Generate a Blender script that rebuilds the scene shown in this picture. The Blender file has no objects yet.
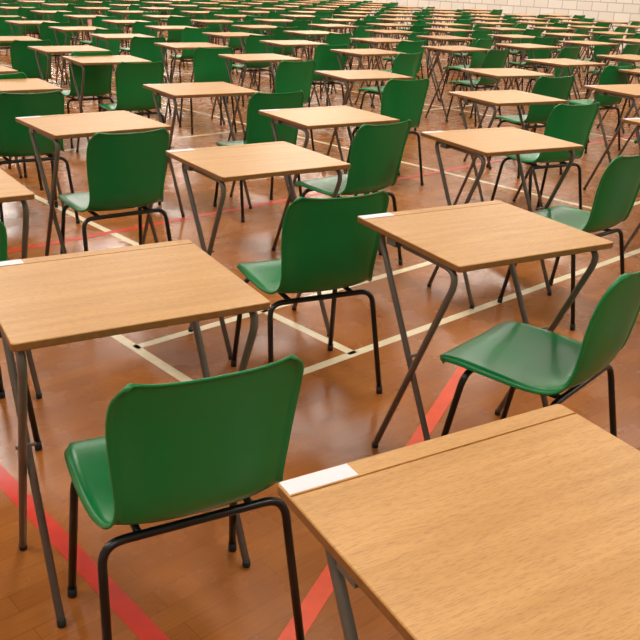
import bpy, bmesh, math, random
from mathutils import Vector, Matrix
random.seed(7)
sc=bpy.context.scene
try: sc.view_settings.view_transform='Standard'
except Exception: pass

# ---------------------------------------------------------------- materials
def newmat(name):
    m=bpy.data.materials.new(name); m.use_nodes=True
    nt=m.node_tree; b=nt.nodes['Principled BSDF']
    return m,nt,b
def lin(r,g,b):
    f=lambda c:(c/255/12.92) if c/255<=.04045 else ((c/255+.055)/1.055)**2.4
    return (f(r),f(g),f(b),1)
def N(nt,t,**k):
    n=nt.nodes.new(t)
    for a,v in k.items(): setattr(n,a,v)
    return n

def mat_simple(name,col,rough=.5,metal=0,bump=0,bscale=200,var=.0,spec=.5):
    m,nt,b=newmat(name)
    b.inputs['Roughness'].default_value=rough; b.inputs['Metallic'].default_value=metal
    b.inputs['Specular IOR Level'].default_value=spec
    tc=N(nt,'ShaderNodeTexCoord'); no=N(nt,'ShaderNodeTexNoise'); no.inputs['Scale'].default_value=bscale
    nt.links.new(tc.outputs['Object'],no.inputs['Vector'])
    cr=N(nt,'ShaderNodeValToRGB')
    c=col
    cr.color_ramp.elements[0].position=.3; cr.color_ramp.elements[1].position=.7
    cr.color_ramp.elements[0].color=(c[0]*(1-var),c[1]*(1-var),c[2]*(1-var),1)
    cr.color_ramp.elements[1].color=(min(1,c[0]*(1+var)),min(1,c[1]*(1+var)),min(1,c[2]*(1+var)),1)
    nt.links.new(no.outputs['Fac'],cr.inputs['Fac']); nt.links.new(cr.outputs['Color'],b.inputs['Base Color'])
    if bump:
        bp=N(nt,'ShaderNodeBump'); bp.inputs['Strength'].default_value=bump; bp.inputs['Distance'].default_value=.001
        nt.links.new(no.outputs['Fac'],bp.inputs['Height']); nt.links.new(bp.outputs['Normal'],b.inputs['Normal'])
    return m

def mat_wood():
    m,nt,b=newmat('beech_laminate')
    tc=N(nt,'ShaderNodeTexCoord')
    oi=N(nt,'ShaderNodeObjectInfo')
    ad=N(nt,'ShaderNodeVectorMath',operation='ADD')
    mul=N(nt,'ShaderNodeMath',operation='MULTIPLY'); mul.inputs[1].default_value=37
    nt.links.new(oi.outputs['Random'],mul.inputs[0])
    nt.links.new(tc.outputs['Object'],ad.inputs[0]); nt.links.new(mul.outputs[0],ad.inputs[1])
    mp=N(nt,'ShaderNodeMapping'); mp.inputs['Scale'].default_value=(1.8,24,1)
    nt.links.new(ad.outputs[0],mp.inputs['Vector'])
    n1=N(nt,'ShaderNodeTexNoise'); n1.inputs['Scale'].default_value=1.6; n1.inputs['Detail'].default_value=4; n1.inputs['Distortion'].default_value=.4
    nt.links.new(mp.outputs[0],n1.inputs['Vector'])
    mp2=N(nt,'ShaderNodeMapping'); mp2.inputs['Scale'].default_value=(60,600,1)
    nt.links.new(ad.outputs[0],mp2.inputs['Vector'])
    n2=N(nt,'ShaderNodeTexNoise'); n2.inputs['Scale'].default_value=1; n2.inputs['Detail'].default_value=2
    nt.links.new(mp2.outputs[0],n2.inputs['Vector'])
    c1=N(nt,'ShaderNodeValToRGB'); e=c1.color_ramp.elements
    e[0].position=.32; e[0].color=lin(187,138,74); e[1].position=.68; e[1].color=lin(201,152,89)
    nt.links.new(n1.outputs['Fac'],c1.inputs['Fac'])
    c2=N(nt,'ShaderNodeValToRGB'); e=c2.color_ramp.elements
    e[0].position=.36; e[0].color=(.64,.56,.48,1); e[1].position=.5; e[1].color=(1,1,1,1)
    nt.links.new(n2.outputs['Fac'],c2.inputs['Fac'])
    mx=N(nt,'ShaderNodeMix',data_type='RGBA',blend_type='MULTIPLY'); mx.inputs['Factor'].default_value=.52
    nt.links.new(c1.outputs['Color'],mx.inputs['A']); nt.links.new(c2.outputs['Color'],mx.inputs['B'])
    hs=N(nt,'ShaderNodeHueSaturation'); mr=N(nt,'ShaderNodeMapRange'); mr.inputs['To Min'].default_value=.94; mr.inputs['To Max'].default_value=1.06
    nt.links.new(oi.outputs['Random'],mr.inputs['Value']); nt.links.new(mr.outputs[0],hs.inputs['Value'])
    nt.links.new(mx.outputs['Result'],hs.inputs['Color'])
    nt.links.new(hs.outputs['Color'],b.inputs['Base Color'])
    b.inputs['Roughness'].default_value=.40; b.inputs['Specular IOR Level'].default_value=.4
    return m

M_wood=mat_wood()
M_edge=mat_simple('desk_edge_wood',lin(134,88,44),.5,var=.12,bscale=60)
M_steel=mat_simple('grey_painted_steel',lin(106,101,94),.38,.25,var=.05,bscale=90)
M_black=mat_simple('black_steel_tube',lin(16,18,18),.3,.1,var=.1,bscale=80)
M_rub=mat_simple('rubber_foot',lin(22,22,22),.7)
M_paper=mat_simple('label_paper',lin(228,228,234),.8,var=.03,bscale=300)

def mat_green():
    m,nt,b=newmat('green_polypropylene')
    oi=N(nt,'ShaderNodeObjectInfo')
    cr=N(nt,'ShaderNodeValToRGB'); e=cr.color_ramp.elements
    e[0].color=lin(0,114,56); e[1].color=lin(0,134,68)
    nt.links.new(oi.outputs['Random'],cr.inputs['Fac']); nt.links.new(cr.outputs['Color'],b.inputs['Base Color'])
    b.inputs['Roughness'].default_value=.29; b.inputs['Specular IOR Level'].default_value=.45
    tc=N(nt,'ShaderNodeTexCoord'); no=N(nt,'ShaderNodeTexNoise'); no.inputs['Scale'].default_value=700
    nt.links.new(tc.outputs['Object'],no.inputs['Vector'])
    bp=N(nt,'ShaderNodeBump'); bp.inputs['Strength'].default_value=.25; bp.inputs['Distance'].default_value=.0006
    nt.links.new(no.outputs['Fac'],bp.inputs['Height']); nt.links.new(bp.outputs['Normal'],b.inputs['Normal'])
    return m
M_green=mat_green()

def mat_floor():
    m,nt,b=newmat('sports_hall_floor')
    tc=N(nt,'ShaderNodeTexCoord')
    br=N(nt,'ShaderNodeTexBrick'); br.inputs['Scale'].default_value=1
    br.inputs['Brick Width'].default_value=.6; br.inputs['Row Height'].default_value=.075
    br.inputs['Mortar Size'].default_value=.0009; br.inputs['Mortar Smooth'].default_value=.3
    br.inputs['Color1'].default_value=lin(164,98,44); br.inputs['Color2'].default_value=lin(178,110,52)
    br.inputs['Mortar'].default_value=lin(138,80,36)
    nt.links.new(tc.outputs['Object'],br.inputs['Vector'])
    no=N(nt,'ShaderNodeTexNoise'); no.inputs['Scale'].default_value=2.2; no.inputs['Detail'].default_value=6
    nt.links.new(tc.outputs['Object'],no.inputs['Vector'])
    cr=N(nt,'ShaderNodeValToRGB'); e=cr.color_ramp.elements
    e[0].position=.3; e[0].color=(.76,.74,.72,1); e[1].position=.7; e[1].color=(1.0,1,1,1)
    nt.links.new(no.outputs['Fac'],cr.inputs['Fac'])
    mx=N(nt,'ShaderNodeMix',data_type='RGBA',blend_type='MULTIPLY'); mx.inputs['Factor'].default_value=.8
    nt.links.new(br.outputs['Color'],mx.inputs['A']); nt.links.new(cr.outputs['Color'],mx.inputs['B'])
    mg=N(nt,'ShaderNodeMapping'); mg.inputs['Scale'].default_value=(9,160,1)
    nt.links.new(tc.outputs['Object'],mg.inputs['Vector'])
    ng=N(nt,'ShaderNodeTexNoise'); ng.inputs['Scale'].default_value=1; ng.inputs['Detail'].default_value=3
    nt.links.new(mg.outputs[0],ng.inputs['Vector'])
    cg=N(nt,'ShaderNodeValToRGB'); e=cg.color_ramp.elements
    e[0].position=.3; e[0].color=(.72,.68,.62,1); e[1].position=.6; e[1].color=(1,1,1,1)
    nt.links.new(ng.outputs['Fac'],cg.inputs['Fac'])
    m2=N(nt,'ShaderNodeMix',data_type='RGBA',blend_type='MULTIPLY'); m2.inputs['Factor'].default_value=.5
    nt.links.new(mx.outputs['Result'],m2.inputs['A']); nt.links.new(cg.outputs['Color'],m2.inputs['B'])
    nt.links.new(m2.outputs['Result'],b.inputs['Base Color'])
    mr=N(nt,'ShaderNodeMapRange'); mr.inputs['To Min'].default_value=.15; mr.inputs['To Max'].default_value=.38
    n2=N(nt,'ShaderNodeTexNoise'); n2.inputs['Scale'].default_value=5; n2.inputs['Detail'].default_value=5
    nt.links.new(tc.outputs['Object'],n2.inputs['Vector']); nt.links.new(n2.outputs['Fac'],mr.inputs['Value'])
    nt.links.new(mr.outputs[0],b.inputs['Roughness'])
    b.inputs['Specular IOR Level'].default_value=.42
    bp=N(nt,'ShaderNodeBump'); bp.inputs['Strength'].default_value=.2; bp.inputs['Distance'].default_value=.002
    n3=N(nt,'ShaderNodeTexNoise'); n3.inputs['Scale'].default_value=14
    nt.links.new(tc.outputs['Object'],n3.inputs['Vector'])
    nt.links.new(n3.outputs['Fac'],bp.inputs['Height']); nt.links.new(bp.outputs['Normal'],b.inputs['Normal'])
    return m
M_floor=mat_floor()
M_lw=mat_simple('court_line_cream',lin(232,218,184),.35,var=.06,bscale=20)
M_lr=mat_simple('court_line_red',lin(206,54,34),.38,var=.08,bscale=20)
M_lo=mat_simple('court_line_orange',lin(230,78,26),.38,var=.08,bscale=20)

def mat_block():
    m,nt,b=newmat('painted_blockwork')
    tc=N(nt,'ShaderNodeTexCoord')
    sx=N(nt,'ShaderNodeSeparateXYZ'); cx=N(nt,'ShaderNodeCombineXYZ')
    ad=N(nt,'ShaderNodeMath',operation='ADD')
    nt.links.new(tc.outputs['Object'],sx.inputs[0])
    nt.links.new(sx.outputs['X'],ad.inputs[0]); nt.links.new(sx.outputs['Y'],ad.inputs[1])
    nt.links.new(ad.outputs[0],cx.inputs['X']); nt.links.new(sx.outputs['Z'],cx.inputs['Y'])
    br=N(nt,'ShaderNodeTexBrick'); br.inputs['Scale'].default_value=1
    br.inputs['Brick Width'].default_value=.45; br.inputs['Row Height'].default_value=.225; br.inputs['Mortar Size'].default_value=.012
    br.inputs['Color1'].default_value=lin(228,226,218); br.inputs['Color2'].default_value=lin(220,217,208); br.inputs['Mortar'].default_value=lin(182,178,168)
    nt.links.new(cx.outputs[0],br.inputs['Vector']); nt.links.new(br.outputs['Color'],b.inputs['Base Color'])
    b.inputs['Roughness'].default_value=.6
    return m
M_wall=mat_block()
M_ceil=mat_simple('ceiling_paint',lin(160,157,150),.8,var=.03,bscale=2)

# ---------------------------------------------------------------- mesh helpers
def tube(bm,pts,r,mi,seg=8,cap=True):
    pts=[Vector(p) for p in pts]
    rings=[];up=None
    for i,p in enumerate(pts):
        if i==0: t=pts[1]-p
        elif i==len(pts)-1: t=p-pts[i-1]
        else: t=(pts[i+1]-p).normalized()+(p-pts[i-1]).normalized()
        t.normalize()
        if up is None:
            up=Vector((0,0,1)) if abs(t.z)<.9 else Vector((1,0,0))
            up=(up-t*up.dot(t)).normalized()
        else: up=(up-t*up.dot(t)).normalized()
        s=t.cross(up)
        rings.append([bm.verts.new(p+(up*math.cos(a)+s*math.sin(a))*r) for a in [2*math.pi*k/seg for k in range(seg)]])
    for a,b in zip(rings,rings[1:]):
        for k in range(seg):
            f=bm.faces.new((a[k],a[(k+1)%seg],b[(k+1)%seg],b[k])); f.material_index=mi; f.smooth=True
    if cap:
        for rg in (rings[0][::-1],rings[-1]):
            f=bm.faces.new(rg); f.material_index=mi
def fillet(pts,rads,n=5):
    pts=[Vector(p) for p in pts]; out=[pts[0]]
    for i in range(1,len(pts)-1):
        a,b,c=pts[i-1],pts[i],pts[i+1]; r=rads[i-1]
        d1=(a-b);d2=(c-b); k=min(r,d1.length*.48,d2.length*.48)
        p1=b+d1.normalized()*k;p2=b+d2.normalized()*k
        for j in range(n+1):
            t=j/n; out.append(p1*(1-t)**2+b*2*t*(1-t)+p2*t*t)
    out.append(pts[-1]); return out
def box(bm,x0,x1,y0,y1,z0,z1,mi,top=None,bev=0):
    vs=[bm.verts.new((x,y,z)) for z in(z0,z1) for y in(y0,y1) for x in(x0,x1)]
    idx=[(0,2,3,1),(4,5,7,6),(0,1,5,4),(2,6,7,3),(0,4,6,2),(1,3,7,5)]
    fs=[]
    for k,q in enumerate(idx):
        f=bm.faces.new([vs[i] for i in q]); f.material_index=mi if (top is None or k!=1) else top; fs.append(f)
    return fs,vs
def finish(bm,name,mats):
    bmesh.ops.recalc_face_normals(bm,faces=bm.faces)
    me=bpy.data.meshes.new(name); bm.to_mesh(me); bm.free()
    for m in mats: me.materials.append(m)
    return me

# ---------------------------------------------------------------- desk
D0=.534
W,Dp,HT=.605,.556,.80
def rr(x0,x1,y0,y1,r,n=4):
    out=[]
    for cx,cy,a0 in ((x1-r,y1-r,0),(x0+r,y1-r,90),(x0+r,y0+r,180),(x1-r,y0+r,270)):
        for k in range(n+1):
            a=math.radians(a0+90*k/n); out.append((cx+r*math.cos(a),cy+r*math.sin(a)))
    return out
def desk_mesh(label=True):
    bm=bmesh.new()
    T=.020; bv=.0025
    loops=[]
    for z,ins in ((HT-T,bv),(HT-T+bv,0),(HT-bv,0),(HT-bv*.3,bv*.3),(HT,bv)):
        loops.append([bm.verts.new((x,y,z)) for x,y in rr(-W/2+ins,W/2-ins,-Dp/2+ins,Dp/2-ins,.009)])
    n=len(loops[0])
    for li,(a,b) in enumerate(zip(loops,loops[1:])):
        for k in range(n):
            f=bm.faces.new((a[k],a[(k+1)%n],b[(k+1)%n],b[k])); f.material_index=1 if li<2 else 0; f.smooth=False
    f=bm.faces.new(loops[0][::-1]); f.material_index=1
    ft=bm.faces.new(loops[-1]); ft.material_index=0
    for yy in (Dp/2-.047,Dp/2-.042):
        bmesh.ops.bisect_plane(bm,geom=[v for v in bm.verts if abs(v.co.z-HT)<1e-6]+[e for e in bm.edges if all(abs(v.co.z-HT)<1e-6 for v in e.verts)]+[f for f in bm.faces if all(abs(v.co.z-HT)<1e-6 for v in f.verts)],plane_co=(0,yy,HT),plane_no=(0,1,0))
    gf=[f for f in bm.faces if all(abs(v.co.z-HT)<1e-6 for v in f.verts) and Dp/2-.047<f.calc_center_median().y<Dp/2-.042]
    r=bmesh.ops.extrude_discrete_faces(bm,faces=gf)['faces']
    for f in r:
        f.material_index=0
        for v in f.verts: v.co.z-=.003
    R=.0105
    zt=HT-T-R
    for sx in (-1,1):
        xa=sx*(W/2-.048); xb=sx*(W/2-.024)
        pa=fillet([(xa,Dp/2-.30,zt),(xa,Dp/2-.07,zt),(xa,-Dp/2+.035,0.012)],[.06])
        tube(bm,pa,R,2,10)
        pb=fillet([(xb,-Dp/2+.30,zt),(xb,-Dp/2+.02,zt),(xb,Dp/2-.17,0.012)],[.08],8)
        tube(bm,pb,R,2,10)
        for x,y in ((xa,-Dp/2+.035),(xb,Dp/2-.17)):
            tube(bm,[(x,y,.002),(x,y,.02)],R+.001,3,10)
        tube(bm,[(xa-sx*.014,-.065,.43),(xb+sx*.012,-.065,.43)],.005,2,8)
        box(bm,min(xa,xb)-.012,max(xa,xb)+.012,Dp/2-.22,Dp/2-.17,HT-T-.026,HT-T,2)
    tube(bm,[(-W/2+.048,Dp/2-.30,zt),(W/2-.048,Dp/2-.30,zt)],R,2,8)
    tube(bm,[(-W/2+.024,-Dp/2+.30,zt),(W/2-.024,-Dp/2+.30,zt)],R,2,8)
    if label:
        box(bm,-W/2+.004,-W/2+.128,Dp/2-.0395,Dp/2-.003,HT,HT+.0006,4)
    return finish(bm,'exam_desk_mesh',[M_wood,M_edge,M_steel,M_rub,M_paper])
DM=desk_mesh(True)

# ---------------------------------------------------------------- chair
def catmull(P,t):
    n=len(P)-1; x=t*n; i=min(int(x),n-1); u=x-i
    p0=P[max(i-1,0)];p1=P[i];p2=P[i+1];p3=P[min(i+2,n)]
    return tuple(.5*((2*b)+(-a+c)*u+(2*a-5*b+4*c-d)*u*u+(-a+3*b-3*c+d)*u**3) for a,b,c,d in zip(p0,p1,p2,p3))
def chair_mesh():
    bm=bmesh.new()
    P=[(.240,.386,.180,.000),(.230,.412,.202,.002),(.168,.425,.218,.006),(.04,.418,.224,.014),(-.08,.410,.220,.020),
       (-.155,.414,.209,.026),(-.198,.440,.196,.030),(-.220,.490,.190,.032),(-.233,.555,.194,.034),(-.247,.630,.201,.036),
       (-.264,.705,.204,.034),(-.281,.760,.198,.028),(-.290,.786,.181,.022),(-.300,.794,.168,.018)]
    P=[(a,b+.028+(.010 if b>.6 else 0),c,d) for a,b,c,d in P]
    NS,NT=44,22
    G=[]
    for i in range(NS+1):
        t=i/NS
        y,z,hw,cc=catmull(P,t)
        y2,z2,_,_=catmull(P,min(t+.004,1)); y1,z1,_,_=catmull(P,max(t-.004,0))
        ty,tz=y2-y1,z2-z1; L=math.hypot(ty,tz); ny,nz=tz/L,-ty/L
        if nz<0 and t<.4: ny,nz=-ny,-nz
        row=[]
        for j in range(NT+1):
            s=-1+2*j/NT
            x=hw*math.sin(s*math.pi/2*.999)*.35+hw*s*.65
            a=abs(s)
            lift=cc*(a**2.4)
            roll=0
            if a>.9: roll=-.016*((a-.9)/.1)**1.6
            k=lift+roll
            row.append(bm.verts.new((x,y+ny*k,z+nz*k)))
        G.append(row)
    for i in range(NS):
        for j in range(NT):
            f=bm.faces.new((G[i][j],G[i][j+1],G[i+1][j+1],G[i+1][j])); f.smooth=True
    bmesh.ops.recalc_face_normals(bm,faces=bm.faces)
    bmesh.ops.solidify(bm,geom=bm.faces[:],thickness=.006)
    for f in bm.faces: f.smooth=True; f.material_index=0
    R=.0105
    zb=.412
    pr=fillet([(-.232,-.240,.01),(-.212,-.160,zb),(.212,-.160,zb),(.232,-.240,.01)],[.05,.05],6)
    tube(bm,pr,R,1,10)
    pf=fillet([(-.226,.200,.01),(-.204,.130,zb+.004),(.204,.130,zb+.004),(.226,.200,.01)],[.05,.05],6)
    tube(bm,pf,R,1,10)
    for sx in(-1,1):
        tube(bm,[(sx*.13,-.160,zb),(sx*.13,.130,zb+.004)],.009,1,8)
        for x,y in((.232,-.240),(.226,.200)):
            tube(bm,[(sx*x,y,.002),(sx*x*.996,y*.985,.03)],.0125,2,10)
    return finish(bm,'chair_mesh',[M_green,M_black,M_rub])
CM=chair_mesh()

# ---------------------------------------------------------------- placement
TH=math.radians(43)
E=Vector((math.cos(TH),math.sin(TH),0)); Nn=Vector((-math.sin(TH),math.cos(TH),0))
def hall(e,n,z=0): return E*e+Nn*n+Vector((0,0,z))
def put(me,name,loc,yaw):
    o=bpy.data.objects.new(name,me); bpy.context.collection.objects.link(o)
    o.location=loc; o.rotation_euler=(0,0,yaw); return o
def desk_from_corner(ax,ay,deg):
    a=math.radians(deg); u=Vector((math.cos(a),math.sin(a),0)); v=Vector((math.sin(a),-math.cos(a),0))
    return Vector((ax,ay,0))+u*.298+v*(D0-Dp/2)
def chair_for(c,deg,dx=0,dy=0,rot=0):
    a=math.radians(deg); u=Vector((math.cos(a),math.sin(a),0)); v=Vector((math.sin(a),-math.cos(a),0))
    return c+v*(Dp/2+.09+dy)+u*dx, math.radians(deg+rot)
near={ # (column,row): corner x, corner y, heading, chair dx,dy,rot
 (0,0):(-.044,1.088,30.5,0,0,0),
 (0,1):(-.907,2.037,30.2,.015,-.015,-2),
 (1,1):(.122,2.668,29.6,.05,-.10,20),
 (2,1):(1.40,3.40,29,0,0,0),
 (0,2):(-1.80,2.90,35,-.09,0,0),
 (1,2):(-.690,3.612,34,-.08,.17,-8),
 (2,2):(.495,4.350,28,.20,.0,14),
 (3,2):(1.78,5.10,28,.1,0,5),
 (0,3):(-2.75,3.75,35,-.06,-.04,-2),
 (1,3):(-1.589,4.300,38,-.02,-.14,-2),
 (2,3):(-.39,4.865,33,-.01,-.13,8),
 (3,3):(.855,6.05,28,.06,-.02,0),
 (4,3):(2.015,6.79,28,.1,0,5),
 (1,4):(-2.50,5.57,34,.0,.0,0),
 (2,4):(-1.253,5.796,33,.28,-.08,0),
 (3,4):(-.116,7.077,30,0,0,0),
 (4,4):(1.181,7.739,27,0,0,0),
 (2,5):(-2.30,7.45,33,.06,0,0)}
EW=21.0
for k in range(0,44):
    for i in range(-6,26):
        if (i,k) in near:
            ax,ay,deg,dx,dy,rot=near[(i,k)]
            c=desk_from_corner(ax,ay,deg)
        else:
            if k<5: e=.70+1.32*i+.03*k; n=.86+1.07*k
            else:   e=.62+1.42*i; n=6.75+1.22*(k-5)
            e+=random.uniform(-.07,.07); n+=random.uniform(-.07,.07)
            if e>EW-1.9 or n>47: continue
            if i<0 and k<4: e-=.35
            if i>4 and k<5: e+=.25; n+=.1
            p=hall(e,n); deg=random.uniform(29,36)+min(6,k*.4)
            if p.y<.6: continue
            if abs(p.x)>p.y*.44+1.6: continue
            if p.y<2.0 and p.x<.7: continue
            c=desk_from_corner(p.x,p.y,deg)
            dx,dy,rot=random.uniform(-.06,.10),random.uniform(-.04,.10),random.uniform(-10,14)
        put(DM,'exam_desk',c,math.radians(deg))
        cl,ya=chair_for(c,deg,dx,dy,rot)
        if cl.y>.9 or cl.x>.5: put(CM,'plastic_chair',cl,ya)

# ---------------------------------------------------------------- room
def hbox(name,e0,e1,n0,n1,z0,z1,mat):
    bm=bmesh.new(); box(bm,e0,e1,n0,n1,z0,z1,0)
    me=finish(bm,name,[mat]); o=bpy.data.objects.new(name,me); bpy.context.collection.objects.link(o); o.rotation_euler=(0,0,TH); return o
E0,N0,N1,HC=-10,-10,50,8.0
hbox('floor',E0,EW,N0,N1,-.1,0,M_floor)
hbox('wall_right',EW,EW+.2,N0,N1,0,HC,M_wall)
hbox('wall_left',E0-.2,E0,N0,N1,0,HC,M_wall)
hbox('wall_back',E0,EW,N1,N1+.2,0,HC,M_wall)
hbox('wall_front',E0,EW,N0-.2,N0,0,HC,M_wall)
hbox('ceiling',E0,EW,N0,N1,HC,HC+.2,M_ceil)
def stripe(a,b,mat,hw,z):
    a=Vector((a[0],a[1],0)); b=Vector((b[0],b[1],0)); d=(b-a).normalized(); s=Vector((d.y,-d.x,0))*hw
    bm=bmesh.new(); vs=[bm.verts.new(v) for v in (a-s,a+s,b+s,b-s)]; top=[bm.verts.new(v.co+Vector((0,0,z))) for v in vs]
    bm.faces.new(top); bm.faces.new(vs[::-1])
    for q in range(4): bm.faces.new((vs[q],vs[(q+1)%4],top[(q+1)%4],top[q]))
    o=bpy.data.objects.new('court_line',finish(bm,'court_line',[mat])); bpy.context.collection.objects.link(o)
def NL(e,n0,n1,m,w=.023): stripe(hall(e,n0),hall(e,n1),m,w,.0008 if m is M_lw else .0012)
def EL(n,e0,e1,m,w=.023): stripe(hall(e0,n),hall(e1,n),m,w,.0008 if m is M_lw else .0012)
l1,l2,l3,l4,l5,lr=1.662,2.328,2.962,2.382,2.429,.811
w_=.023
NL(l1,l2-w_,l3+w_+.22,M_lw); EL(l2,l1,20,M_lw); EL(l3,l1,20,M_lw); NL(l4,l2,l3,M_lw); NL(l5,l3,14,M_lw)
NL(lr,-5,20,M_lr,.028); EL(4.55,-3,16,M_lr,.026)
NL(5.6,l3,30,M_lw); NL(8.6,-4,30,M_lw); NL(12,-4,40,M_lr); EL(7.0,-4,20,M_lw); EL(11.5,-4,20,M_lw); EL(16,-4,20,M_lw); NL(17,-4,40,M_lw); EL(24,-4,20,M_lr)
p=Vector((.599,3.156)); q=Vector((-.043,1.611)); d=(p-q).normalized()
stripe(q-d*.6,p+d*.1,M_lo,.028,.0016)

def emit(name,col,st):
    m,nt,b=newmat(name); b.inputs['Emission Color'].default_value=col; b.inputs['Emission Strength'].default_value=st; b.inputs['Base Color'].default_value=(.8,.8,.8,1); return m
M_em=emit('lamp_diffuser',(1,.95,.86,1),4.0)
for e in (-4,4,12,19):
    for n in (-5,4,13,22,31,41):
        bm=bmesh.new()
        box(bm,-.45,.45,-2.0,2.0,.03,.12,0); box(bm,-.40,.40,-1.95,1.95,.0,.03,1)
        for yy in(-1.5,1.5): tube(bm,[(0,yy,.12),(0,yy,.78)],.006,0,6)
        me=finish(bm,'hall_light',[M_ceil,M_em]); o=bpy.data.objects.new('hall_light',me); bpy.context.collection.objects.link(o)
        o.location=hall(e,n,HC-.8); o.rotation_euler=(0,0,TH)
        ld=bpy.data.lights.new('batten','AREA'); ld.shape='RECTANGLE'; ld.size=.8; ld.size_y=3.9
        ld.energy=265 if n<10 else (325 if n<20 else 420); ld.color=(1,.95,.86)
        if e>15: ld.energy*=1.2
        lo=bpy.data.objects.new('batten_light',ld); bpy.context.collection.objects.link(lo); lo.parent=o; lo.location=(0,0,-.03)
wd=bpy.data.worlds.new('world'); sc.world=wd; wd.use_nodes=True
wd.node_tree.nodes['Background'].inputs[0].default_value=(.8,.85,1,1); wd.node_tree.nodes['Background'].inputs[1].default_value=.3

# ---------------------------------------------------------------- camera
cd=bpy.data.cameras.new('camera'); cam=bpy.data.objects.new('camera',cd); bpy.context.collection.objects.link(cam)
cd.sensor_width=36; cd.lens=46.8; cd.clip_end=300
cam.matrix_world=Matrix.Translation((0,0,1.5377))@Matrix.Rotation(math.radians(90-22.58),4,'X')@Matrix.Rotation(math.radians(2.286),4,'Z')
sc.camera=cam
